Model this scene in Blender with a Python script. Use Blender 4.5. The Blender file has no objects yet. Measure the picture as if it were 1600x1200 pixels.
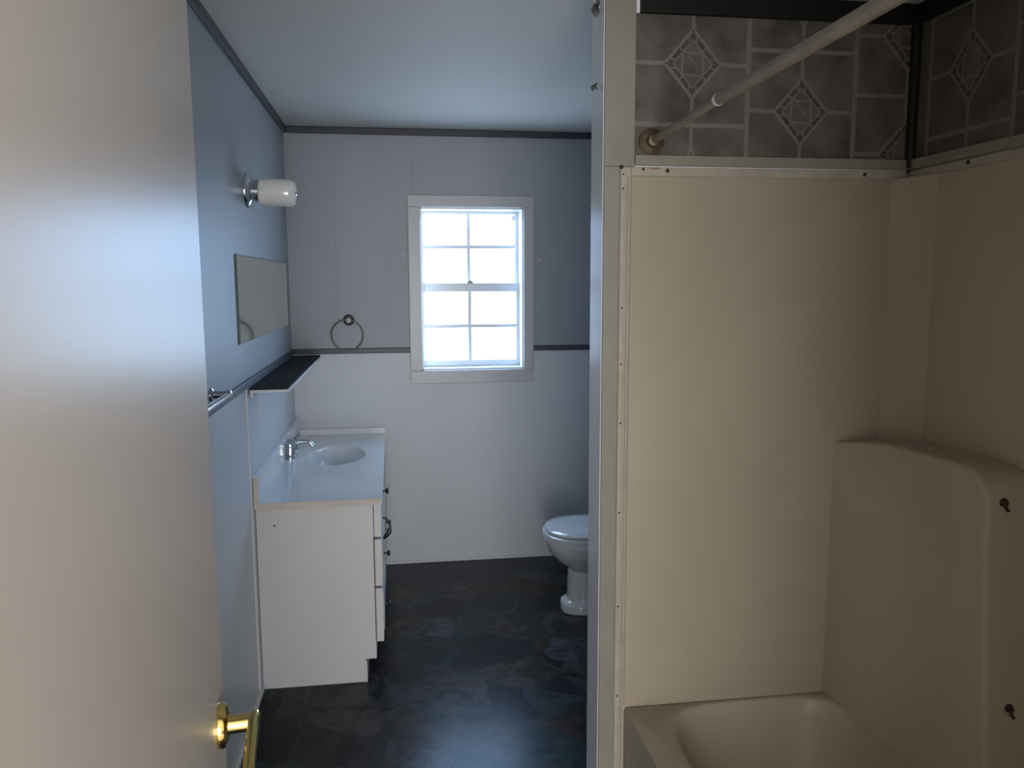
import bpy, bmesh, math, random
from mathutils import Vector, Matrix
random.seed(4)
C = bpy.context.scene.collection
SC = bpy.context.scene

# ------------------------------------------------------------------ camera
F_PX = 1260.89
cam_d = bpy.data.cameras.new('camera'); cam = bpy.data.objects.new('camera', cam_d); C.objects.link(cam)
cam_d.sensor_width = 36.0; cam_d.lens = 36.0 * F_PX / 1600.0; cam_d.clip_start = 0.02
_a, _b, _c = (math.radians(v) for v in (8.316, 7.2755, -0.2443))
_fw = Vector((math.sin(_a)*math.cos(_b), math.cos(_a)*math.cos(_b), -math.sin(_b)))
_rt = Vector((math.cos(_a), -math.sin(_a), 0)); _up = _rt.cross(_fw)
_r = _rt*math.cos(_c) + _up*math.sin(_c); _u = -_rt*math.sin(_c) + _up*math.cos(_c)
cam.matrix_world = Matrix(((_r.x, _u.x, -_fw.x, 0), (_r.y, _u.y, -_fw.y, 0), (_r.z, _u.z, -_fw.z, 1.55), (0, 0, 0, 1)))
SC.camera = cam

# ------------------------------------------------------------------ light and exposure
SC.view_settings.view_transform = 'Standard'; SC.view_settings.look = 'None'
SC.view_settings.exposure = 0.0; SC.view_settings.gamma = 1.0
SC.view_settings.use_curve_mapping = False
W = bpy.data.worlds.new('sky'); SC.world = W; W.use_nodes = True
nt = W.node_tree; nt.nodes.clear()
wo = nt.nodes.new('ShaderNodeOutputWorld'); bg = nt.nodes.new('ShaderNodeBackground')
tc = nt.nodes.new('ShaderNodeTexCoord'); sp = nt.nodes.new('ShaderNodeSeparateXYZ')
rp = nt.nodes.new('ShaderNodeValToRGB')
rp.color_ramp.elements[0].position = 0.42; rp.color_ramp.elements[0].color = (0.36, 0.47, 0.60, 1)
rp.color_ramp.elements[1].position = 0.56; rp.color_ramp.elements[1].color = (0.41, 0.64, 1.0, 1)
mp = nt.nodes.new('ShaderNodeMath'); mp.operation = 'MULTIPLY_ADD'; mp.inputs[1].default_value = 0.5; mp.inputs[2].default_value = 0.5
nt.links.new(tc.outputs['Generated'], sp.inputs[0]); nt.links.new(sp.outputs['Z'], mp.inputs[0])
nt.links.new(mp.outputs[0], rp.inputs[0]); nt.links.new(rp.outputs[0], bg.inputs[0])
bg.inputs[1].default_value = 17.0
nt.links.new(bg.outputs[0], wo.inputs[0])

def area(name, loc, rot, sx, sy, power, color, portal=False):
    l = bpy.data.lights.new(name, 'AREA'); l.shape = 'RECTANGLE'; l.size = sx; l.size_y = sy
    l.energy = power; l.color = color
    if portal: l.cycles.is_portal = True
    o = bpy.data.objects.new(name, l); C.objects.link(o); o.location = loc; o.rotation_euler = rot
    return o
area('bathroom_window_portal', (0.425, 4.56, 1.505), (-math.pi/2, 0, 0), 0.60, 0.92, 1, (1, 1, 1), True)
# added area light, standing in for light from the unseen room behind the doorway
area('hall_fill_light', (0.22, -2.46, 1.10), (math.pi/2, 0, 0), 1.75, 1.9, 132.0, (0.98, 0.98, 1.0))

# ------------------------------------------------------------------ materials
def mat(name, col, rough=0.5, metal=0.0, spec=0.5, coat=0.0, noise=None, bump=None, trans=0.0):
    m = bpy.data.materials.new(name); m.use_nodes = True
    n = m.node_tree.nodes; L = m.node_tree.links; b = n['Principled BSDF']
    b.inputs['Base Color'].default_value = (*col, 1); b.inputs['Roughness'].default_value = rough
    b.inputs['Metallic'].default_value = metal; b.inputs['Specular IOR Level'].default_value = spec
    b.inputs['Coat Weight'].default_value = coat; b.inputs['Transmission Weight'].default_value = trans
    co = n.new('ShaderNodeTexCoord')
    if noise:                                   # (scale, amount): gentle mottling of the real colour
        t = n.new('ShaderNodeTexNoise'); t.inputs['Scale'].default_value = noise[0]; t.inputs['Detail'].default_value = 5
        L.new(co.outputs['Object'], t.inputs['Vector'])
        r = n.new('ShaderNodeValToRGB'); a = noise[1]
        r.color_ramp.elements[0].position = .3; r.color_ramp.elements[1].position = .7
        r.color_ramp.elements[0].color = (*[c*(1-a) for c in col], 1); r.color_ramp.elements[1].color = (*[min(1, c*(1+a)) for c in col], 1)
        L.new(t.outputs[0], r.inputs[0]); L.new(r.outputs[0], b.inputs['Base Color'])
    if bump:                                    # (scale, strength)
        t = n.new('ShaderNodeTexNoise'); t.inputs['Scale'].default_value = bump[0]; t.inputs['Detail'].default_value = 4
        L.new(co.outputs['Object'], t.inputs['Vector'])
        u = n.new('ShaderNodeBump'); u.inputs['Strength'].default_value = bump[1]; u.inputs['Distance'].default_value = 0.004
        L.new(t.outputs[0], u.inputs['Height']); L.new(u.outputs[0], b.inputs['Normal'])
    return m

def panel_mat(name, col, rough, pitch, depth=0.6):
    """painted wall panelling: upright grooves and a light grain"""
    m = mat(name, col, rough, noise=(3.0, .03)); n = m.node_tree.nodes; L = m.node_tree.links; b = n['Principled BSDF']
    co = n.new('ShaderNodeTexCoord'); s = n.new('ShaderNodeSeparateXYZ'); L.new(co.outputs['Object'], s.inputs[0])
    ad = n.new('ShaderNodeMath'); L.new(s.outputs['X'], ad.inputs[0]); L.new(s.outputs['Y'], ad.inputs[1])
    pp = n.new('ShaderNodeMath'); pp.operation = 'PINGPONG'; pp.inputs[1].default_value = pitch/2; L.new(ad.outputs[0], pp.inputs[0])
    mr = n.new('ShaderNodeMapRange'); mr.inputs[1].default_value = 0.0; mr.inputs[2].default_value = 0.004; L.new(pp.outputs[0], mr.inputs[0])
    mpn = n.new('ShaderNodeMapping'); mpn.inputs['Scale'].default_value = (14, 14, 1.2); L.new(co.outputs['Object'], mpn.inputs[0])
    t = n.new('ShaderNodeTexNoise'); t.inputs['Scale'].default_value = 3; L.new(mpn.outputs[0], t.inputs['Vector'])
    ma = n.new('ShaderNodeMath'); ma.operation = 'MULTIPLY_ADD'; ma.inputs[1].default_value = .35
    L.new(t.outputs[0], ma.inputs[0]); L.new(mr.outputs[0], ma.inputs[2])
    u = n.new('ShaderNodeBump'); u.inputs['Strength'].default_value = depth; u.inputs['Distance'].default_value = .0012
    L.new(ma.outputs[0], u.inputs['Height']); L.new(u.outputs[0], b.inputs['Normal'])
    return m

def slate_mat():
    m = mat('slate_vinyl', (.02, .02, .025), .26, spec=.16); n = m.node_tree.nodes; L = m.node_tree.links; b = n['Principled BSDF']
    co = n.new('ShaderNodeTexCoord')
    wn = n.new('ShaderNodeTexNoise'); wn.inputs['Scale'].default_value = 5; wn.inputs['Detail'].default_value = 4; L.new(co.outputs['Object'], wn.inputs['Vector'])
    mx = n.new('ShaderNodeVectorMath'); mx.operation = 'MULTIPLY_ADD'; mx.inputs[1].default_value = (.16, .16, 0)
    L.new(wn.outputs['Color'], mx.inputs[0]); L.new(co.outputs['Object'], mx.inputs[2])
    v = n.new('ShaderNodeTexVoronoi'); v.inputs['Scale'].default_value = 4.6; L.new(mx.outputs[0], v.inputs['Vector'])
    ve = n.new('ShaderNodeTexVoronoi'); ve.feature = 'DISTANCE_TO_EDGE'; ve.inputs['Scale'].default_value = 4.6; L.new(mx.outputs[0], ve.inputs['Vector'])
    s = n.new('ShaderNodeSeparateColor'); L.new(v.outputs['Color'], s.inputs[0])
    r = n.new('ShaderNodeValToRGB'); e = r.color_ramp.elements
    e[0].position = 0; e[0].color = (.004, .0045, .008, 1); e[1].position = 1; e[1].color = (.042, .044, .053, 1)
    for p, c in ((.25, (.008, .013, .022)), (.45, (.024, .016, .010)), (.65, (.030, .030, .032)), (.85, (.008, .021, .023))):
        x = e.new(p); x.color = (*c, 1)
    L.new(s.outputs[0], r.inputs[0])
    t = n.new('ShaderNodeTexNoise'); t.inputs['Scale'].default_value = 9; t.inputs['Detail'].default_value = 8; t.inputs['Distortion'].default_value = 1.2
    L.new(co.outputs['Object'], t.inputs['Vector'])
    r2 = n.new('ShaderNodeValToRGB'); r2.color_ramp.elements[0].position = .3; r2.color_ramp.elements[1].position = .75
    r2.color_ramp.elements[0].color = (.2, .2, .22, 1); r2.color_ramp.elements[1].color = (2.6, 2.4, 2.3, 1)
    L.new(t.outputs[0], r2.inputs[0])
    mu = n.new('ShaderNodeMix'); mu.data_type = 'RGBA'; mu.blend_type = 'MULTIPLY'; mu.inputs[0].default_value = 1
    L.new(r.outputs[0], mu.inputs[6]); L.new(r2.outputs[0], mu.inputs[7])
    ed = n.new('ShaderNodeMapRange'); ed.inputs[1].default_value = 0; ed.inputs[2].default_value = .03
    ed.inputs[3].default_value = .25; ed.inputs[4].default_value = 0; L.new(ve.outputs['Distance'], ed.inputs[0])
    m3 = n.new('ShaderNodeMix'); m3.data_type = 'RGBA'; m3.inputs[7].default_value = (.03, .032, .038, 1)
    L.new(ed.outputs[0], m3.inputs[0]); L.new(mu.outputs[2], m3.inputs[6]); L.new(m3.outputs[2], b.inputs['Base Color'])
    u = n.new('ShaderNodeBump'); u.inputs['Strength'].default_value = .2; u.inputs['Distance'].default_value = .002
    a = n.new('ShaderNodeMath'); L.new(t.outputs[0], a.inputs[0]); L.new(ve.outputs['Distance'], a.inputs[1])
    L.new(a.outputs[0], u.inputs['Height']); L.new(u.outputs[0], b.inputs['Normal'])
    return m

M = dict(
    upper=panel_mat('grey_panelling', (.37, .385, .41), .44, .406),
    lower=panel_mat('white_wainscot', (.66, .68, .70), .42, .406, .15),
    ceiling=mat('ceiling_white', (.66, .64, .60), .7, bump=(6, .2)),
    plain=mat('plain_wall_paint', (.62, .61, .59), .6),
    floor=slate_mat(),
    darktrim=mat('charcoal_trim', (.055, .058, .068), .4, bump=(20, .3)),
    blacktrim=mat('near_black_trim', (.012, .011, .009), .5, spec=.25),
    white=mat('white_gloss_paint', (.56, .555, .56), .32, bump=(25, .1)),
    partition=mat('white_partition_paint', (.84, .84, .84), .22, bump=(8, .08)),
    shoe=mat('white_shoe_moulding', (.68, .67, .64), .5),
    cream=mat('cream_trim', (.27, .25, .20), .45, noise=(12, .06)),
    door=mat('door_paint', (.60, .555, .51), .34, spec=.38, bump=(3, .25)),
    jamb=mat('white_vinyl', (.74, .75, .76), .25),
    fibre=mat('almond_fibreglass', (.425, .365, .272), .46, noise=(2.2, .04), bump=(4, .12)),
    flange=mat('almond_flange', (.42, .37, .30), .5, noise=(18, .10)),
    rust=mat('rusty_screw', (.055, .030, .016), .8, .3, noise=(90, .5)),
    stain=mat('rust_stain', (.30, .17, .09), .8, noise=(60, .4)),
    brownmetal=mat('tarnished_flange', (.16, .115, .075), .5, .6, noise=(40, .5)),
    rod=mat('cream_rod', (.26, .215, .17), .45, .2, noise=(14, .15)),
    rodcap=mat('white_cap', (.75, .74, .68), .35),
    paper=mat('taupe_wallpaper', (.10, .089, .074), .6, noise=(14, .35)),
    paperd=mat('wallpaper_mosaic', (.07, .062, .05), .6, noise=(30, .3)),
    grout=mat('wallpaper_grout', (.18, .167, .143), .6),
    black=mat('black_plastic', (.006, .007, .010), .6, spec=.2),
    whiteplastic=mat('shelf_edge_white', (.7, .7, .72), .4),
    chrome=mat('chrome', (.62, .64, .66), .12, 1.0),
    nickel=mat('brushed_nickel', (.22, .21, .20), .5, 1.0),
    brass=mat('polished_brass', (.78, .60, .22), .16, 1.0),
    knob=mat('dark_knob', (.06, .06, .065), .3, .8),
    opal=mat('opal_glass', (.86, .84, .80), .12, coat=.4),
    mirror=mat('mirror_silver', (.80, .85, .80), .06, 1.0),
    mirroredge=mat('mirror_edge', (.10, .13, .12), .3),
    marble=mat('cultured_marble', (.82, .83, .83), .2, coat=.3, noise=(5, .04)),
    rawedge=mat('raw_marble_edge', (.62, .55, .49), .5, noise=(10, .08)),
    cabinet=mat('cabinet_white', (.68, .665, .64), .42, noise=(3, .02)),
    cabdark=mat('cabinet_gap_shade', (.05, .04, .035), .7),
    porcelain=mat('porcelain', (.74, .74, .74), .12, coat=.5),
    hallfloor=mat('hall_floor', (.50, .46, .40), .5),
    hall=mat('hall_paint', (.78, .75, .70), .7),
)
g = bpy.data.materials.new('window_glass'); g.use_nodes = True
gn = g.node_tree.nodes; gl = g.node_tree.links; gn.clear()
go = gn.new('ShaderNodeOutputMaterial'); gt = gn.new('ShaderNodeBsdfTransparent'); gg = gn.new('ShaderNodeBsdfGlossy'); gm = gn.new('ShaderNodeMixShader')
gg.inputs['Roughness'].default_value = .03; gm.inputs[0].default_value = .06; gt.inputs[0].default_value = (.95, .97, .98, 1)
gl.new(gt.outputs[0], gm.inputs[1]); gl.new(gg.outputs[0], gm.inputs[2]); gl.new(gm.outputs[0], go.inputs[0]); M['glass'] = g

# ------------------------------------------------------------------ helpers
def box(bm, x0, x1, y0, y1, z0, z1, mi=0):
    v = [bm.verts.new(p) for p in ((x0,y0,z0),(x1,y0,z0),(x1,y1,z0),(x0,y1,z0),(x0,y0,z1),(x1,y0,z1),(x1,y1,z1),(x0,y1,z1))]
    for f in ((0,3,2,1),(4,5,6,7),(0,1,5,4),(1,2,6,5),(2,3,7,6),(3,0,4,7)):
        bm.faces.new([v[i] for i in f]).material_index = mi
def rings(bm, rs, cap0=True, cap1=True, mi=0, closed=True):
    """skin a list of equal-length rings"""
    R = [[bm.verts.new(p) for p in r] for r in rs]; n = len(rs[0])
    for a, b in zip(R, R[1:]):
        for i in range(n if closed else n-1):
            j = (i+1) % n
            try: bm.faces.new((a[i], a[j], b[j], b[i])).material_index = mi
            except ValueError: pass
    if cap0: bm.faces.new(list(reversed(R[0]))).material_index = mi
    if cap1: bm.faces.new(R[-1]).material_index = mi
    return R
def frame(d):
    d = Vector(d).normalized(); a = Vector((0,0,1)) if abs(d.z) < .9 else Vector((0,1,0))
    u = d.cross(a).normalized(); return d, u, d.cross(u).normalized()
def lathe(bm, base, axis, prof, n=28, mi=0, cap0=True, cap1=True):
    """prof: (distance along the axis, radius)"""
    d, u, w = frame(axis); base = Vector(base)
    rings(bm, [[base + d*t + (u*math.cos(2*math.pi*i/n) + w*math.sin(2*math.pi*i/n))*max(r, 1e-4) for i in range(n)] for t, r in prof], cap0, cap1, mi)
def tube(bm, pts, rad, n=12, mi=0):
    pts = [Vector(p) for p in pts]; rs = []; ref = None
    for i, p in enumerate(pts):
        d = (pts[min(i+1, len(pts)-1)] - pts[max(i-1, 0)]).normalized()
        if ref is None: ref = frame(d)[1]
        u = (ref - d*ref.dot(d)).normalized(); w = d.cross(u); ref = u
        r = rad[i] if isinstance(rad, (list, tuple)) else rad
        rs.append([p + (u*math.cos(2*math.pi*k/n) + w*math.sin(2*math.pi*k/n))*r for k in range(n)])
    rings(bm, rs, True, True, mi)
def obj(name, bm, mats, parent=None, bevel=0, smooth=False, label=None, seg=2, sharp=40):
    bmesh.ops.recalc_face_normals(bm, faces=bm.faces)
    me = bpy.data.meshes.new(name); bm.to_mesh(me); bm.free()
    for m in (mats if isinstance(mats, (list, tuple)) else [mats]): me.materials.append(M[m])
    o = bpy.data.objects.new(name, me); C.objects.link(o)
    if parent:
        o.parent = parent; me.transform(Matrix.Translation(-wloc(parent)))
    if smooth:
        me.polygons.foreach_set('use_smooth', [True]*len(me.polygons))
        me.set_sharp_from_angle(angle=math.radians(sharp))
    if bevel:
        b = o.modifiers.new('bevel', 'BEVEL'); b.width = bevel; b.segments = seg; b.limit_method = 'ANGLE'; b.angle_limit = math.radians(40)
    if label: o['label'] = label
    return o
def wloc(o):
    v = Vector((0,0,0))
    while o: v += o.location; o = o.parent
    return v
def thing(name, label, cat, loc, group=None):
    o = bpy.data.objects.new(name, None); C.objects.link(o); o.location = loc; o.empty_display_size = .1
    o['label'] = label; o['category'] = cat
    if group: o['group'] = group
    return o
def struct(name, bm, mats, label=None, cat=None, **k):
    o = obj(name, bm, mats, **k); o['kind'] = 'structure'
    if label: o['label'] = label
    if cat: o['category'] = cat
    return o
def boxes(*bs):
    bm = bmesh.new()
    for b in bs: box(bm, *b)
    return bm
def rect_hit(cx, cy, ang, x0, x1, y0, y1):
    dx, dy = math.cos(ang), math.sin(ang); t = 1e9
    if dx > 1e-9: t = min(t, (x1-cx)/dx)
    if dx < -1e-9: t = min(t, (x0-cx)/dx)
    if dy > 1e-9: t = min(t, (y1-cy)/dy)
    if dy < -1e-9: t = min(t, (y0-cy)/dy)
    return cx+dx*t, cy+dy*t
def corner_rect_ring(cx, cy, n, x0, x1, y0, y1):
    """n points on a rectangle, angle-matched to a centre, with the corners hit exactly"""
    pts = [rect_hit(cx, cy, 2*math.pi*i/n, x0, x1, y0, y1) for i in range(n)]
    for c in ((x0,y0),(x1,y0),(x1,y1),(x0,y1)):
        a = math.atan2(c[1]-cy, c[0]-cx) % (2*math.pi); pts[int(round(a/(2*math.pi)*n)) % n] = c
    return pts

# ------------------------------------------------------------------ dimensions
XL, YB, ZC = -0.533, 4.354, 2.335      # left wall, back wall, ceiling
XR, YT, ZR = 1.373, 2.03, 1.185        # right wall, tub end wall, chair rail centre
YF = 0.28                              # inner face of the doorway wall
WX0, WX1, WZ0, WZ1 = 0.147, 0.703, 1.070, 1.940   # window opening

# ------------------------------------------------------------------ shell
struct('floor', boxes((XL-.1, XR+.1, YF-.1, YB+.15, -.08, 0)), 'floor', 'dark slate-patterned vinyl floor with blue and brown patches', 'floor')
struct('ceiling', boxes((XL-.1, XR+.1, YF-.1, YB+.15, ZC, ZC+.08)), 'ceiling', 'plain white bathroom ceiling', 'ceiling')
struct('wall_left', boxes((XL-.1, XL, YF-.1, YB, ZR, ZC, 0), (XL-.1, XL, YF-.1, YB, 0, ZR, 1)), ['upper', 'lower'],
       'left wall, grey panelling above and white wainscot below', 'wall')
bm = boxes((XL-.1, WX0, YB, YB+.15, ZR, ZC, 0), (WX1, XR+.1, YB, YB+.15, ZR, ZC, 0), (WX0, WX1, YB, YB+.15, WZ1, ZC, 0),
           (XL-.1, WX0, YB, YB+.15, 0, ZR, 1), (WX1, XR+.1, YB, YB+.15, 0, ZR, 1), (WX0, WX1, YB, YB+.15, 0, WZ0, 1))
struct('wall_back', bm, ['upper', 'lower'], 'back wall around the window, grey above and white below the rail', 'wall')
struct('wall_right', boxes((XR, XR+.1, YF-.1, YB, 0, ZC)), 'plain', 'right wall behind the tub and toilet', 'wall')
struct('wall_partition', boxes((.530, XR, YT, YT+.12, 0, ZC)), 'partition', 'white partition wall between the tub and the toilet', 'wall')
struct('wall_front', boxes((XL-.1, -.19, YF-.1, YF, 0, ZC), (.60, XR+.1, YF-.1, YF, 0, ZC), (-.19, .60, YF-.1, YF, 2.06, ZC)), 'plain', 'doorway wall at the near end', 'wall')
struct('ceiling_alcove', boxes((.62, XR, YF, YT-.001, 2.255, ZC-.001)), 'plain', 'lowered ceiling panel over the tub', 'ceiling')
# the room behind the doorway
struct('wall_hall_left', boxes((-1.6, -1.5, -2.6, YF-.1, 0, ZC)), 'hall')
struct('wall_hall_right', boxes((2.0, 2.1, -2.6, YF-.1, 0, ZC)), 'hall')
struct('wall_hall_back', boxes((-1.6, 2.1, -2.6, -2.5, 0, ZC)), 'hall')
struct('hall_light_frame', boxes((-.72, -.655, -2.5, -2.44, 0, 2.12), (1.095, 1.16, -2.5, -2.44, 0, 2.12), (-.655, 1.095, -2.5, -2.44, 2.055, 2.12), (.20, .24, -2.5, -2.445, .14, 2.055), (-.655, 1.095, -2.5, -2.445, 0, .14), (-.655, 1.095, -2.5, -2.49, .14, 2.055)), 'jamb', 'white frame added around the fill light of the room behind', 'door')  # made-up frame and backing, added out of view around the hall area light
struct('wall_hall_front', boxes((-1.6, XL-.1, YF-.18, YF-.1, 0, ZC), (XR+.1, 2.1, YF-.18, YF-.1, 0, ZC)), 'hall')
struct('ceiling_hall', boxes((-1.6, 2.1, -2.6, YF-.1, ZC, ZC+.08)), 'ceiling')
struct('floor_hall', boxes((-1.6, 2.1, -2.6, YF-.1, -.08, 0)), 'hallfloor')

# dark trims
def crown(x0, x1, y0, y1, z0, z1): return boxes((x0, x1, y0, y1, z0, z1))
struct('trim_1', crown(XL, XL+.016, YF, YB, ZC-.036, ZC), 'darktrim', 'charcoal ceiling trim along the left wall', 'trim', bevel=.004)
struct('trim_2', crown(XL+.016, XR, YB-.016, YB, ZC-.034, ZC), 'darktrim', 'charcoal ceiling trim along the back wall', 'trim', bevel=.004)
struct('trim_3', crown(XL, XL+.012, YF, YB, ZR-.014, ZR+.014), 'darktrim', 'charcoal chair rail along the left wall', 'trim', bevel=.003)
struct('trim_4', boxes((XL+.012, .0849, YB-.012, YB, ZR-.014, ZR+.014)), 'darktrim', 'charcoal chair rail left of the window', 'trim', bevel=.003)
struct('trim_5', boxes((.7547, XR, YB-.012, YB, ZR-.014, ZR+.014)), 'darktrim', 'charcoal chair rail right of the window', 'trim', bevel=.003)
struct('trim_6', boxes((.62, XR-.018, YT-.018, YT, 2.205, 2.255)), 'blacktrim', 'near-black trim at the top of the tub end wall', 'trim', bevel=.003)
struct('trim_7', boxes((XR-.018, XR, YF, YT, 2.205, 2.255)), 'blacktrim', 'near-black trim at the top of the tub side wall', 'trim', bevel=.003)
bm = bmesh.new(); tube(bm, [(XR-.006, YT-.006, 1.842), (XR-.006, YT-.006, 2.205)], .015, 12)
struct('trim_8', bm, 'blacktrim', 'near-black quarter round in the corner above the tub', 'trim', smooth=True)
struct('trim_9', boxes((.612, XR-.012, YT-.011, YT, 1.838, 1.864)), 'cream', 'pale strip under the wallpaper on the tub end wall', 'trim', bevel=.002)
struct('trim_10', boxes((XR-.012, XR, YF, YT, 1.838, 1.864)), 'cream', 'pale strip under the wallpaper on the tub side wall', 'trim', bevel=.002)
struct('trim_11', boxes((.5315, .572, YT-.009, YT, 0, 1.835), (.5315, .610, YT-.009, YT, 1.835, ZC)), 'cream', 'cream corner board on the end of the partition', 'trim', bevel=.002)
struct('baseboard_left', boxes((XL, XL+.014, YF, 3.025, 0, .022)), 'shoe', 'thin white shoe moulding at the foot of the left wall', 'baseboard', bevel=.004)
struct('baseboard_back', boxes((-.13, XR, YB-.012, YB, 0, .016)), 'shoe', 'thin white shoe moulding at the foot of the back wall', 'baseboard', bevel=.004)
# the slightly proud splash panel on the left wall over the vanity
struct('trim_12', boxes((XL, XL+.006, 2.985, YB-.001, .0, ZR-.016)), 'lower', 'white panel edge rising beside the vanity', 'trim')
struct('trim_13', boxes((XL+.006, XL+.009, 3.235, 3.243, .95, 1.14)), 'shoe', 'short upright seam strip below the black shelf', 'trim')

# ------------------------------------------------------------------ wallpaper over the tub
def wallpaper(name, u0, u1, z0, z1, cols, to3d, label, parentname):
    bm = bmesh.new()
    def poly(pts, lvl, mi):
        top = [bm.verts.new(to3d(u, z, lvl)) for u, z in pts]; bot = [bm.verts.new(to3d(u, z, 0)) for u, z in pts]
        bm.faces.new(top).material_index = mi
        for i in range(len(pts)):
            j = (i+1) % len(pts); bm.faces.new((top[i], top[j], bot[j], bot[i])).material_index = mi
    def clip(pts):
        for ax, val, sgn in ((0, u0, 1), (0, u1, -1), (1, z0, 1), (1, z1, -1)):
            out = []
            for i in range(len(pts)):
                a, b = pts[i], pts[(i+1) % len(pts)]; da, db = (a[ax]-val)*sgn, (b[ax]-val)*sgn
                if da >= 0: out.append(a)
                if (da >= 0) != (db >= 0):
                    t = da/(da-db); out.append((a[0]+(b[0]-a[0])*t, a[1]+(b[1]-a[1])*t))
            pts = out
            if len(pts) < 3: return None
        return pts
    def line(a, b, w, lvl=.0009, mi=1):
        d = math.hypot(b[0]-a[0], b[1]-a[1]); nx, nz = -(b[1]-a[1])/d*w/2, (b[0]-a[0])/d*w/2
        p = clip([(a[0]+nx, a[1]+nz), (b[0]+nx, b[1]+nz), (b[0]-nx, b[1]-nz), (a[0]-nx, a[1]-nz)])
        if p: poly(p, lvl, mi)
    poly([(u0, z0), (u1, z0), (u1, z1), (u0, z1)], .0006, 0)
    P = .148; hu, hz = .073, .083
    for cu, cz0 in cols:
        line((cu+P, z0), (cu+P, z1), .013)
        for k in range(-2, 3):
            cz = cz0 + k*.298
            line((cu-P, cz+.149), (cu+P, cz+.149), .011, .00102)
            line((cu-P, cz), (cu-hu, cz), .010, .00096); line((cu+hu, cz), (cu+P, cz), .010, .00096)
            line((cu, cz+hz), (cu, cz+.149), .009, .00099); line((cu, cz-hz), (cu, cz-.149), .009, .00099)
            D = [(hu, 0), (0, hz), (-hu, 0), (0, -hz)]
            pd = clip([(cu+a*.96, cz+b*.96) for a, b in D])
            if pd: poly(pd, .0008, 2)
            for i in range(4):
                a, b = D[i], D[(i+1) % 4]
                line((cu+a[0], cz+a[1]), (cu+b[0], cz+b[1]), .0075, .0011)
                ia, ib = [v*.70 for v in a], [v*.70 for v in b]
                line((cu+ia[0], cz+ia[1]), (cu+ib[0], cz+ib[1]), .0045, .0010)
                for t in (.15, .5, .85):                       # mosaic ticks between the two diamonds
                    oa = (a[0]+(b[0]-a[0])*t, a[1]+(b[1]-a[1])*t)
                    line((cu+oa[0], cz+oa[1]), (cu+oa[0]*.7, cz+oa[1]*.7), .004, .0010)
            pi = clip([(cu+a*.66, cz+b*.66) for a, b in D])
            if pi: poly(pi, .00095, 0)
            q = .026
            sq = [(q*1.05, q), (-q, q*1.1), (-q*1.1, -q), (q, -q*1.1)]
            for i in range(4):
                a, b = sq[i], sq[(i+1) % 4]; line((cu+a[0], cz+a[1]), (cu+b[0], cz+b[1]), .0045, .0012)
            line((cu-.012, cz+.02), (cu+.016, cz-.012), .003, .0012)
    o = struct(name, bm, ['paper', 'grout', 'paperd'], label, 'wallpaper')
    return o
wallpaper('trim_14', .610, XR-.014, 1.864, 2.207, [(.760, 2.090), (1.055, 1.981), (1.350, 1.878)],
          lambda u, z, l: (u, YT - l, z), 'taupe tile-pattern wallpaper with pale diamonds on the tub end wall', None)
wallpaper('trim_15', YF, YT-.014, 1.864, 2.207, [(1.820, 2.055), (1.525, 1.955), (1.230, 1.855), (.935, 2.055), (.640, 1.955), (.345, 1.855)],
          lambda u, z, l: (XR - l, u, z), 'taupe tile-pattern wallpaper with pale diamonds on the tub side wall', None)

# ------------------------------------------------------------------ window
win = thing('window_1', 'white double hung window with eight panes in the back wall', 'window', (.425, YB, 1.002)); win['kind'] = 'structure'
bm = bmesh.new()
CX0, CX1, CZ0, CZ1 = .0849, .7547, 1.002, 1.9985
box(bm, CX0, CX1, YB-.018, YB, WZ1-.002, CZ1); box(bm, CX0, CX1, YB-.018, YB, CZ0, WZ0+.002)
box(bm, CX0, WX0+.002, YB-.018, YB, WZ0+.002, WZ1-.002); box(bm, WX1-.002, CX1, YB-.018, YB, WZ0+.002, WZ1-.002)
obj('casing', bm, 'white', win, .003)
obj('jamb', boxes((WX0, WX0+.010, YB, YB+.15, WZ0, WZ1), (WX1-.010, WX1, YB, YB+.15, WZ0, WZ1), (WX0, WX1, YB, YB+.15, WZ1-.012, WZ1), (WX0, WX1, YB, YB+.15, WZ0, WZ0+.012)), 'jamb', win, .002)
def sash(y, z0, z1, mz, x0=.157, x1=.693, gx0=.170, gx1=.674, bot=.03, top=.03):
    s = obj('sash', boxes((x0, gx0, y, y+.028, z0, z1), (gx1, x1, y, y+.028, z0, z1), (gx0, gx1, y, y+.028, z0, z0+bot), (gx0, gx1, y, y+.028, z1-top, z1)), 'jamb', win, .003)
    cx = (gx0+gx1)/2 - .004
    obj('muntin', boxes((cx-.010, cx+.010, y+.006, y+.020, z0+bot, z1-top)), 'jamb', s, .003)
    obj('muntin', boxes((gx0, cx-.010, y+.006, y+.020, mz-.010, mz+.010), (cx+.010, gx1, y+.006, y+.020, mz-.010, mz+.010)), 'jamb', s, .003)
    obj('pane', boxes((gx0-.004, gx1+.004, y+.012, y+.015, z0+bot-.004, z1-top+.004)), 'glass', s)
sash(4.452, 1.082, 1.540, 1.304, bot=.034, top=.048)
sash(4.482, 1.515, 1.928, 1.737, bot=.02, top=.016)
bm = boxes((.405, .437, 4.444, 4.462, 1.540, 1.549)); lathe(bm, (.421, 4.450, 1.549), (0, 0, 1), [(0, .008), (.006, .008), (.008, .004)])
obj('sash_lock', bm, 'nickel', win, label='small metal sash lock')
bm = boxes((.650, .672, 4.446, 4.482, 1.885, 1.903), (.656, .668, 4.440, 4.452, 1.873, 1.890))
obj('latch', bm, 'whiteplastic', win, .002, label='small white latch at the upper right of the window')
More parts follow.
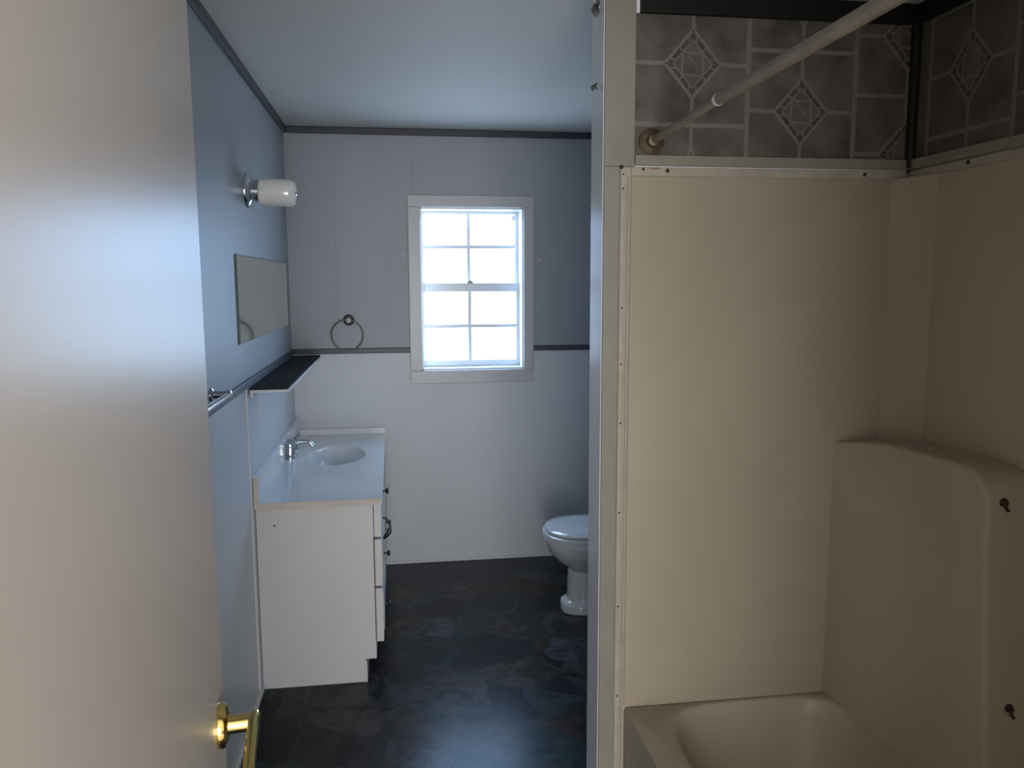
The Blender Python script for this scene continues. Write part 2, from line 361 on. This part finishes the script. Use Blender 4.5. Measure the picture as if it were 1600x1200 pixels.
# curtain rod hooks
def wall_hook(x, z, label):
    bm = bmesh.new(); lathe(bm, (x, YB, z), (0, -1, 0), [(0, .006), (.004, .006), (.005, .003), (.015, .003)], 10)
    tube(bm, [(x, YB-.014, z-.001), (x+.001, YB-.018, z+.004), (x+.001, YB-.018, z+.014)], .0025, 8)
    t = obj('curtain_hook', bm, 'whiteplastic', smooth=True); t['label'] = label; t['category'] = 'hook'; t['group'] = 'curtain hooks beside the window'
wall_hook(.060, 1.690, 'tiny white curtain hook on the wall left of the window')
wall_hook(.790, 1.665, 'tiny white curtain hook on the wall right of the window')
def clip_hook(y, z, s, label):
    bm = bmesh.new()
    tube(bm, [(.530, y, z), (.522, y-.002*s, z), (.516, y-.006*s, z-.006*s), (.517, y-.014*s, z-.012*s)], .0035*s, 8)
    lathe(bm, (.530, y, z), (-1, 0, 0), [(0, .008*s), (.003, .008*s), (.004, .004*s)], 12)
    t = obj('metal_hook', bm, 'nickel', smooth=True); t['label'] = label; t['category'] = 'hook'; t['group'] = 'hooks on the partition edge'
clip_hook(2.09, 2.236, 2.2, 'metal bracket high on the partition edge, topmost of two')
clip_hook(2.10, 2.046, 1.0, 'tiny metal hook on the partition edge just below the ceiling line')

# ------------------------------------------------------------------ door
E0 = Vector((-.2335, 1.05, 0)); DD = Vector((-.092, .9958, 0)); DN = Vector((.9958, .092, 0))     # free edge, direction, face normal
door = thing('door_1', 'open off-white door leaf with a brass lever handle', 'door', E0 - DD*.76); door['kind'] = 'structure'
def dpt(s, n, z): return E0 + DD*s + DN*n + Vector((0, 0, z))     # s from the free edge, n out of the face
bm = bmesh.new()
rings(bm, [[dpt(-.76, 0, z), dpt(0, 0, z), dpt(0, -.035, z), dpt(-.76, -.035, z)] for z in (.012, 2.03)])
obj('door_leaf', bm, 'door', door, .0025)
hp = dpt(-.060, 0, 1.0); h = thing('door_handle', '', '', (0, 0, 0)); del h['label']; del h['category']
h.parent = door; h.location = hp - door.location
bm = bmesh.new(); lathe(bm, hp, DN, [(0, .0275), (.004, .028), (.009, .026), (.012, .020), (.0125, .0)], 40); obj('rose', bm, 'brass', h, smooth=True)
bm = bmesh.new(); lathe(bm, hp + DN*.011, DN, [(0, .0125), (.004, .0115), (.034, .0110), (.038, .0105)], 28); obj('spindle', bm, 'brass', h, smooth=True)
bm = bmesh.new(); lev = []
for t, w, hh in ((-.012, .0045, .006), (-.009, .007, .010), (0, .0075, .011), (.03, .007, .010), (.07, .0068, .009), (.092, .007, .009), (.104, .008, .010), (.112, .0065, .008), (.116, .003, .004)):
    c = hp + DN*.043 - DD*t + Vector((0, 0, .001 - .12*t*t*8 if t > .06 else .001))
    lev.append([c + DN*(w*math.cos(a)*abs(math.cos(a))**-.35 if abs(math.cos(a)) > 1e-3 else 0) + Vector((0, 0, hh*math.sin(a)*(abs(math.sin(a))**-.35 if abs(math.sin(a)) > 1e-3 else 0))) for a in [2*math.pi*k/20 for k in range(20)]])
rings(bm, lev); obj('lever', bm, 'brass', h, smooth=True)

# ------------------------------------------------------------------ tub and surround
tub = thing('bathtub', 'almond fibreglass tub and shower unit at the right', 'bathtub', (.98, 1.24, 0))
N = 96; ZT = .385
bcx, bcy = .97, 1.32
open_poly = [(.690, .62), (.690, 1.88), (.705, 1.945), (.755, 1.992), (.80, 2.004), (1.12, 2.010), (1.172, 2.000), (1.200, 1.94), (1.236, 1.86), (1.240, 1.70), (1.240, .62)]
def poly_ring(poly, cx, cy, n):
    out = []
    for i in range(n):
        a = 2*math.pi*i/n; dx, dy = math.cos(a), math.sin(a); best = None
        for k in range(len(poly)):
            p, q = poly[k], poly[(k+1) % len(poly)]; ex, ey = q[0]-p[0], q[1]-p[1]
            den = dx*ey - dy*ex
            if abs(den) < 1e-9: continue
            t = ((p[0]-cx)*ey - (p[1]-cy)*ex)/den; s = ((p[0]-cx)*dy - (p[1]-cy)*dx)/den
            if t > 0 and -1e-6 <= s <= 1+1e-6 and (best is None or t > best): best = t
        out.append((cx+dx*best, cy+dy*best))
    return out
op = poly_ring(open_poly, bcx, bcy, N)
for _ in range(2): op = [tuple((op[i-1][k] + 2*op[i][k] + op[(i+1) % N][k])/4 for k in (0, 1)) for i in range(N)]
ow = corner_rect_ring(bcx, bcy, N, .604, 1.362, .40, 2.026)
def inset(r, sx, sy, sh=0): return [(bcx + (x-bcx)*sx, bcy + sh + (y-bcy)*sy) for x, y in r]
def z3(r, z): return [(x, y, z) for x, y in r]
bm = bmesh.new()
rings(bm, [z3(ow, .0), z3(ow, .33), z3(inset(ow, 1.0, 1.0), ZT-.012), z3(inset(ow, .993, .996), ZT-.002), z3(inset(ow, .985, .992), ZT),
           z3(inset(op, 1.02, 1.006), ZT), z3(op, ZT-.002), z3(inset(op, .975, .992), ZT-.012), z3(inset(op, .955, .985), ZT-.05), z3(inset(op, .90, .955), .20), z3(inset(op, .84, .91), .11),
           z3(inset(op, .74, .86), .075), z3(inset(op, .5, .6), .068), z3(inset(op, .1, .1), .066)], cap0=False, cap1=True)
obj('tub', bm, 'fibre', tub, smooth=True)
# end panel (its foot hidden by the rim)
bm = bmesh.new()
pr = []
for z in (ZT-.002, .45, 1.806, 1.812):
    d = .004 if z in (.45, 1.806) else .001
    pr.append([(.602, YT-.002, z), (.604, YT-.002-d, z), (.95, YT-.006-d, z), (1.312, YT-.008-d, z), (1.33, YT-.002, z)])
rings(bm, pr); obj('end_panel', bm, 'fibre', tub, smooth=True)
bm = bmesh.new()
pr = []
for z in (ZT-.002, 1.812):
    pr.append([(1.313, YT-.010, z), (1.357, 1.890, z), (1.362, 1.6, z), (1.362, .40, z), (1.371, .40, z), (1.371, YT-.002, z), (1.318, YT-.002, z)])
rings(bm, pr); obj('side_panel', bm, 'fibre', tub, smooth=True, sharp=8)
# raised ledge moulded on the side panel
out = [(2.024, ZT-.004), (2.024, 1.112), (1.95, 1.122), (1.87, 1.132), (1.74, 1.139), (1.66, 1.141), (1.60, 1.140)]
for k in range(1, 8):
    a = math.pi/2*k/7; out.append((1.590 - .078*math.sin(a), 1.140 - .078*(1-math.cos(a))))
out += [(1.495, .80), (1.452, ZT-.004)]
def lx(y): return 1.245 if y <= 1.87 else 1.245 - (y-1.87)/.155*.062
bm = bmesh.new(); cy, cz = 1.75, .8
def lr(dx, k): return [(lx(y)+dx, y + (cy-y)*k*0 , z) for y, z in out]
def shrink(d, dx):
    r = []
    for y, z in out:
        yy = y + d if y < 1.65 else y
        zz = z - d if z > 1.05 else z
        r.append((lx(y)+dx, yy, zz))
    return r
rings(bm, [[(1.362, y, z) for y, z in out], shrink(0, .014), shrink(.002, .006), shrink(.006, .0015), shrink(.012, 0)])
obj('ledge', bm, 'fibre', tub, smooth=True)
# nailing flanges
obj('flange', boxes((.573, .5861, YT-.0145, YT-.009, .05, 1.834), (.586, .602, YT-.008, YT-.001, .05, 1.834), (.592, .597, YT-.0125, YT-.008, .05, 1.812)), 'flange', tub, .002)
obj('flange', boxes((.602, XR-.012, YT-.009, YT-.001, 1.812, 1.834)), 'flange', tub, .002)
obj('flange', boxes((XR-.010, XR-.001, .40, YT-.009, 1.812, 1.834)), 'flange', tub, .002)
def screw(p, n, r=.0042, mt='rust'):
    bm = bmesh.new(); lathe(bm, p, n, [(0, r), (.0015, r*.9), (.0025, r*.4)], 12); obj('screw', bm, mt, tub, smooth=True)
for x, z, r in ((.6335, 1.829, .0035), (.697, 1.826, .0052), (1.237, 1.824, .0050), (1.360, 1.833, .0052)): screw((x, YT-.009, z), (0, -1, 0), r)
screw((XR-.010, 1.795, 1.826), (-1, 0, 0), .0055)
for z in (1.815, 1.78, 1.48, 1.335, 1.18, .94, .68, .425): screw((.580, YT-.0145, z), (0, -1, 0), .0024)
for x, z in ((.575, 1.833),): screw((x, YT-.0145, z), (0, -1, 0), .0055)
for x, z0 in ((1.284, 1.075), (1.303, .625)):                     # rusty hooks of a lost grab bar
    y0 = 1.512 if z0 > 1 else 1.476
    bm = bmesh.new(); lathe(bm, (x, y0, z0), (0, -1, 0), [(0, .010), (.003, .009), (.006, .006), (.010, .005)], 14)
    tube(bm, [(x, y0-.008, z0), (x-.004, y0-.012, z0-.008), (x+.002, y0-.014, z0-.016)], .004, 8)
    obj('bracket_stub', bm, 'rust', tub, smooth=True, label='rusty bracket stub')
obj('rust_stain', boxes((.650, .676, YT-.0096, YT-.009, 1.829, 1.8335)), 'stain', tub)

# shower rod
rod = thing('shower_rod', 'pale telescoping shower curtain rod over the tub', 'shower rod', (.657, 1.155, 1.91))
bm = bmesh.new(); tube(bm, [(.657, YT-.012, 1.899), (.657, 1.58, 1.912)], .0098, 20); obj('inner_tube', bm, 'rod', rod, smooth=True)
bm = bmesh.new(); tube(bm, [(.657, 1.60, 1.911), (.657, YF+.012, 1.922)], .0125, 24); obj('outer_tube', bm, 'rod', rod, smooth=True)
bm = bmesh.new(); lathe(bm, (.657, 1.612, 1.911), (0, -1, 0), [(0, .0105), (.002, .0128), (.010, .0132), (.013, .0128)], 24); obj('end_cap', bm, 'rodcap', rod, smooth=True, label='white joint cap on the rod')
for y, d in ((YT-.001, -1), (YF, 1)):
    bm = bmesh.new(); z = 1.898 if d < 0 else 1.922
    lathe(bm, (.655, y, z), (0, d, 0), [(0, .033), (.004, .033), (.008, .027), (.014, .018), (.028, .015), (.029, .012)], 28)
    obj('flange', bm, 'brownmetal', rod, smooth=True, label='tarnished brown wall flange')

# ------------------------------------------------------------------ vanity
van = thing('vanity_cabinet', 'white vanity cabinet with toe kick below the black shelf', 'vanity', (-.30, 3.69, 0))
VY0, VY1, VX0, VX1, VZ = 3.03, 4.338, XL+.008, -.094, .712
sd = [(VX0+.03, 0), (-.137, 0), (-.137, .093), (VX1, .093), (VX1, VZ), (VX0, VZ), (VX0, .0)]
sd = [(VX0, .0), (-.137, 0), (-.137, .093), (VX1, .093), (VX1, VZ), (VX0, VZ)]
bm = bmesh.new()
bm.free()
for y0, y1 in ((VY0, VY0+.015), (VY1-.015, VY1)):
    bm = bmesh.new(); rings(bm, [[(x, y, z) for x, z in sd] for y in (y0, y1)]); obj('side_panel', bm, 'cabinet', van, .0015)
obj('carcass', boxes((VX0, VX1, VY0+.015, VY1-.015, .093, VZ-.14), (-.145, -.137, VY0+.015, VY1-.015, 0, .093), (VX0, VX0+.02, VY0+.015, VY1-.015, VZ-.14, VZ),(VX1-.02, VX1, VY0+.015, VY1-.015, VZ-.14, VZ)), 'cabinet', van, .001)
obj('toe_board', boxes((-.137, -.131, VY0-.001, VY1, .0, .088)), 'cabinet', van, .001)
def front(name, y0, y1, z0, z1, knob=None, x=VX1, t=.030):
    f = obj(name, boxes((x+.002, x+t, y0, y1, z0, z1), (x+t, x+t+.003, y0+.035, y1-.035, z0+.03, z1-.03)), 'cabinet', van, .004)
    if knob:
        bm = bmesh.new(); lathe(bm, (x+t+.002, knob[0], knob[1]), (1, 0, 0), [(0, .006), (.003, .0045), (.012, .004), (.016, .010), (.020, .0135), (.025, .0125), (.027, .006)], 20)
        obj('knob', bm, 'knob', f, smooth=True, label='dark metal knob')
    return f
front('false_front', VY0+.004, VY0+.44, .580, .7105, (3.24, .706))
front('drawer', VY0+.004, VY0+.44, .385, .570, (3.24, .445))
front('drawer', VY0+.004, VY0+.44, .160, .375, (3.24, .225))
front('false_front', VY0+.455, VY1-.01, .580, .706)
front('cabinet_door', VY0+.455, VY0+.87, .160, .570, (3.83, .36))
front('cabinet_door', VY0+.88, VY1-.01, .160, .570, (3.95, .36))
obj('gap_shade_strip', boxes((VX1-.001, VX1+.0025, VY0-.003, VY0+.004, .165, .575)), 'cabdark', van, label='dark strip for the shade in the gap at the cabinet corner')  # dark colour stands in for shade in the gap behind the fronts
bm = bmesh.new(); lathe(bm, (-.459, VY0, .644), (0, -1, 0), [(0, .005), (.0008, .004), (.001, .001)], 10); obj('screw', bm, 'stain', van, label='small rusty screw head')
# dark pull on on the second front
bm = bmesh.new()
tube(bm, [(-.062, 3.19, .612), (-.050, 3.19, .606), (-.038, 3.19, .590), (-.032, 3.19, .568), (-.036, 3.19, .548), (-.048, 3.19, .534), (-.062, 3.19, .522)], [.004, .006, .0045, .0045, .009, .009, .005], 12)
o = obj('drawer_pull', bm, 'knob', van, smooth=True, label='dark curved pull')

top = thing('washbasin', 'white cultured marble washbasin slab with an oval bowl on the vanity', 'sink', (-.29, 3.69, .712))
TX0, TX1, TY0, TY1, TZ0, TZ = XL+.007, -.058, 3.012, YB-.003, .712, .737
scx, scy, sa, sb = -.283, 3.83, .135, .215
Ns = 96
def ell(k, z, dy=0): return [(scx + sa*k*math.cos(2*math.pi*i/Ns), scy + dy + sb*k*math.sin(2*math.pi*i/Ns), z) for i in range(Ns)]
# angle-match to the ellipse parameter
rr = []
for i in range(Ns):
    t = 2*math.pi*i/Ns; rr.append(rect_hit(scx, scy, math.atan2(sb*math.sin(t), sa*math.cos(t)), TX0, TX1, TY0, TY1))
for c in ((TX0,TY0),(TX1,TY0),(TX1,TY1),(TX0,TY1)):
    i = min(range(Ns), key=lambda i: (rr[i][0]-c[0])**2 + (rr[i][1]-c[1])**2); rr[i] = c
bm = bmesh.new()
R0 = rings(bm, [z3(rr, TZ0), z3(rr, TZ-.003)], cap0=False, cap1=False)
rings(bm, [z3(rr, TZ-.003), [(x+(.003 if x < TX0+.001 else -.003 if x > TX1-.001 else 0), y+(.003 if y < TY0+.001 else 0), TZ) for x, y in rr], ell(1.04, TZ), ell(1.0, TZ-.003), ell(.96, TZ-.015), ell(.88, TZ-.05), ell(.74, TZ-.09), ell(.5, TZ-.118), ell(.2, TZ-.126), ell(.12, TZ-.127)], cap0=False)
for f in bm.faces:
    if f.calc_center_median().y < TY0+.002: f.material_index = 1
slab = obj('slab', bm, ['marble', 'rawedge'], top, smooth=True)
bm = bmesh.new(); lathe(bm, (scx, scy, TZ-.127), (0, 0, 1), [(0, .021), (.003, .021), (.004, .016), (.002, .010)], 20); obj('drain', bm, 'chrome', slab, smooth=True)
bm = boxes((TX0, TX0+.019, TY0, YB-.004, TZ, TZ+.100), (TX0, TX0+.019, TY0-.002, TY0, TZ0, TZ+.097, 1)); obj('backsplash', bm, ['marble', 'rawedge'], top, .003)
obj('side_splash', boxes((TX0+.019, TX1, YB-.020, YB-.004, TZ, TZ+.034)), 'marble', top, .003)

fau = thing('faucet', 'small chrome two handle faucet behind the oval basin', 'faucet', (-.487, 3.84, TZ))
TZ += .0004
bm = bmesh.new(); rs = []
for z, k in ((TZ, 1), (TZ+.010, 1), (TZ+.018, .9), (TZ+.022, .7)):
    rs.append([(-.487 + .026*k*math.cos(a)*(abs(math.cos(a))+.001)**-.3, 3.84 + .078*k*math.sin(a)*(abs(math.sin(a))+.001)**-.3, z) for a in [2*math.pi*i/32 for i in range(32)]])
rings(bm, rs); obj('base_plate', bm, 'chrome', fau, smooth=True)
bm = bmesh.new(); tube(bm, [(-.487, 3.84, TZ+.018), (-.485, 3.84, TZ+.045), (-.472, 3.84, TZ+.060), (-.445, 3.84, TZ+.066), (-.415, 3.84, TZ+.066), (-.398, 3.84, TZ+.058), (-.392, 3.84, TZ+.044)], [.015, .013, .0115, .011, .011, .011, .011], 16)
obj('spout', bm, 'chrome', fau, smooth=True)
for s in (-1, 1):
    y = 3.84 + s*.051
    bm = bmesh.new(); lathe(bm, (-.487, y, TZ+.018), (0, 0, 1), [(0, .024), (.010, .023), (.026, .019), (.036, .018), (.048, .019), (.056, .015), (.060, .004)], 20)
    tube(bm, [(-.487, y, TZ+.066), (-.474, y+s*.010, TZ+.078), (-.462, y+s*.022, TZ+.095)], [.008, .0065, .0085], 10)
    obj('handle', bm, 'chrome', fau, smooth=True)

# ------------------------------------------------------------------ shelf, mirror, sconce, towel fittings
sh = thing('wall_shelf', 'black ribbed wall shelf with white edge over the vanity', 'shelf', (XL+.012, 3.65, 1.168))
bm = bmesh.new(); n = 60; y0, y1 = 2.995, 4.315
prev = []
for i in range(n+1):
    y = y0 + (y1-y0)*i/n; x = -.386 + (.0035 if i % 2 else -.0005); dz = .0015*(i % 2)
    prev.append([(XL+.013, y, 1.163), (x, y, 1.163), (x, y, 1.169+dz), (XL+.013, y, 1.169+dz)])
rings(bm, prev); obj('liner', bm, 'black', sh, label='black ribbed shelf liner')
obj('board', boxes((XL+.013, -.383, y0, y1, 1.151, 1.163)), 'whiteplastic', sh, .002, label='white shelf board')
obj('cleat', boxes((XL+.013, XL+.022, y0+.01, y1-.01, 1.135, 1.151)), 'whiteplastic', sh)

mir = thing('wall_mirror', 'frameless wall mirror of joined panels under the sconce', 'mirror', (XL, 3.55, 1.335))
M1, M2, MS, MZ0, MZ1 = 2.90, 4.19, 3.62, 1.335, 1.642
obj('mirror_panel', boxes((XL+.001, XL+.006, M1, MS-.0002, MZ0, MZ1)), 'mirror', mir)
obj('mirror_panel', boxes((XL+.001, XL+.006, MS+.0002, M2, MZ0, MZ1)), 'mirror', mir)
bm = boxes((XL+.0058, XL+.0064, MS-.0015, MS+.0015, MZ0, MZ1), (XL+.0005, XL+.0075, M1-.004, M1, MZ0, MZ1+.004), (XL+.0005, XL+.0075, M2, M2+.006, MZ0, MZ1+.004), (XL+.0005, XL+.0075, M1, 3.38, MZ1, MZ1+.004), (XL+.0005, XL+.0075, 3.45, M2, MZ1, MZ1+.004))
obj('mirror_edge', bm, 'mirroredge', mir, label='dark chipped edging and seam')

sc = thing('wall_sconce', 'chrome wall sconce with a white glass drum shade', 'wall lamp', (XL, 3.19, 1.888))
bm = bmesh.new(); lathe(bm, (XL, 3.19, 1.888), (1, 0, 0), [(0, .064), (.006, .064), (.012, .060), (.018, .050), (.022, .040), (.050, .040), (.052, .037)], 40); obj('base', bm, 'chrome', sc, smooth=True)
bm = bmesh.new(); lathe(bm, (XL+.045, 3.19, 1.884), (1, 0, -.03), [(0, .030), (.001, .043), (.006, .050), (.060, .052), (.110, .051), (.125, .047), (.133, .040), (.134, .030), (.126, .028), (.125, .0)], 40, cap0=True)
obj('shade', bm, 'opal', sc, smooth=True)
bm = bmesh.new(); lathe(bm, (XL+.175, 3.19, 1.878), (1, 0, -.03), [(0, .008), (.006, .008), (.008, .003)], 14); obj('finial', bm, 'chrome', sc, smooth=True)

ring = thing('towel_ring', 'nickel towel ring hanging on the back wall', 'towel ring', (-.234, YB, 1.349))
bm = bmesh.new(); lathe(bm, (-.234, YB, 1.349), (0, -1, 0), [(0, .030), (.006, .030), (.012, .025), (.018, .014), (.034, .012), (.040, .016), (.045, .014), (.046, .004)], 28); obj('mount', bm, 'nickel', ring, smooth=True)
bm = bmesh.new(); K = 48
rs = []
for i in range(K):
    a = 2*math.pi*i/K; c = Vector((-.243 + .082*math.cos(a), YB-.036+.022*(1-math.sin(a))/2, 1.270 + .082*math.sin(a))); rad = Vector((math.cos(a), 0, math.sin(a)))
    rs.append([c + rad*.0042*math.cos(b) + Vector((0, 1, 0))*.0042*math.sin(b) for b in [2*math.pi*k/10 for k in range(10)]])
rs.append(rs[0]); rings(bm, rs, False, False); bmesh.ops.remove_doubles(bm, verts=bm.verts, dist=1e-5)
obj('ring', bm, 'nickel', ring, smooth=True)

bar = thing('towel_bar', 'chrome towel bar on the left wall behind the door edge', 'towel bar', (XL, 2.35, 1.212))
for y in (1.98, 2.435):
    bm = bmesh.new(); lathe(bm, (XL, y, 1.224), (1, 0, 0), [(0, .020), (.006, .020), (.010, .012), (.040, .010), (.046, .013), (.058, .013), (.060, .006)], 20); obj('post', bm, 'chrome', bar, smooth=True)
bm = bmesh.new(); tube(bm, [(XL+.051, 1.96, 1.224), (XL+.051, 2.450, 1.224)], .0085, 16); obj('bar', bm, 'chrome', bar, smooth=True)

# ------------------------------------------------------------------ toilet
toi = thing('toilet', 'white toilet with closed lid beyond the partition', 'toilet', (1.05, 3.61, 0))
TY = 3.61
def tring(z, xf, xb, hw, e=2.4, n=48, k=.42):
    """egg outline: pointed front at xf (towards -x), back at xb"""
    if z > .2: xf += .013
    if z > .1: z *= .95
    cx = xf + (xb-xf)*k; out = []
    for i in range(n):
        a = 2*math.pi*i/n; c, s = math.cos(a), math.sin(a)
        rx = (cx-xf) if c < 0 else (xb-cx)
        ee = e if c < 0 else e+1.2
        out.append((cx + rx*math.copysign(abs(c)**(2/ee), c), TY + hw*math.copysign(abs(s)**(2/ee), s), z))
    return out
bm = bmesh.new()
rings(bm, [tring(0, .760, 1.30, .104, 3.2), tring(.030, .760, 1.30, .104, 3.2), tring(.038, .763, 1.295, .101, 3.2), tring(.046, .775, 1.28, .090, 3.2),
           tring(.052, .788, 1.27, .083, 3.4), tring(.07, .792, 1.27, .080, 3.4), tring(.19, .796, 1.27, .079, 3.4), tring(.207, .790, 1.26, .083, 3.0), tring(.228, .765, 1.24, .105, 2.5), tring(.262, .722, 1.22, .138, 2.3),
           tring(.300, .692, 1.20, .162, 2.2), tring(.330, .680, 1.19, .174, 2.2), tring(.348, .677, 1.19, .176, 2.2), tring(.353, .666, 1.19, .185, 2.2), tring(.378, .662, 1.19, .187, 2.2), tring(.385, .668, 1.185, .182, 2.2)])
obj('bowl', bm, 'porcelain', toi, smooth=True)
bm = bmesh.new(); rings(bm, [tring(.386, .668, 1.14, .180, 2.2), tring(.389, .660, 1.14, .187, 2.2), tring(.402, .660, 1.14, .187, 2.2), tring(.406, .666, 1.135, .182, 2.2)]); obj('seat', bm, 'porcelain', toi, smooth=True)
bm = bmesh.new(); rings(bm, [tring(.410, .678, 1.14, .172, 2.2), tring(.413, .671, 1.14, .178, 2.2), tring(.421, .671, 1.14, .178, 2.2), tring(.427, .679, 1.13, .171, 2.2), tring(.431, .74, 1.10, .13, 2.2)]); obj('lid', bm, 'porcelain', toi, smooth=True)
obj('tank_support', boxes((1.10, 1.355, TY-.10, TY+.10, .20, .367)), 'porcelain', toi, .02, seg=4)
obj('tank', boxes((1.165, 1.350, TY-.215, TY+.215, .368, .69)), 'porcelain', toi, .02, seg=4)
obj('tank_lid', boxes((1.155, 1.358, TY-.225, TY+.225, .691, .72)), 'porcelain', toi, .01, seg=3)
bm = bmesh.new(); lathe(bm, (1.165, TY-.15, .65), (-1, 0, 0), [(0, .012), (.008, .012), (.010, .006)], 16); tube(bm, [(1.153, TY-.15, .65), (1.150, TY-.10, .647), (1.150, TY-.075, .643)], [.006, .005, .006], 10)
obj('flush_lever', bm, 'chrome', toi, smooth=True)
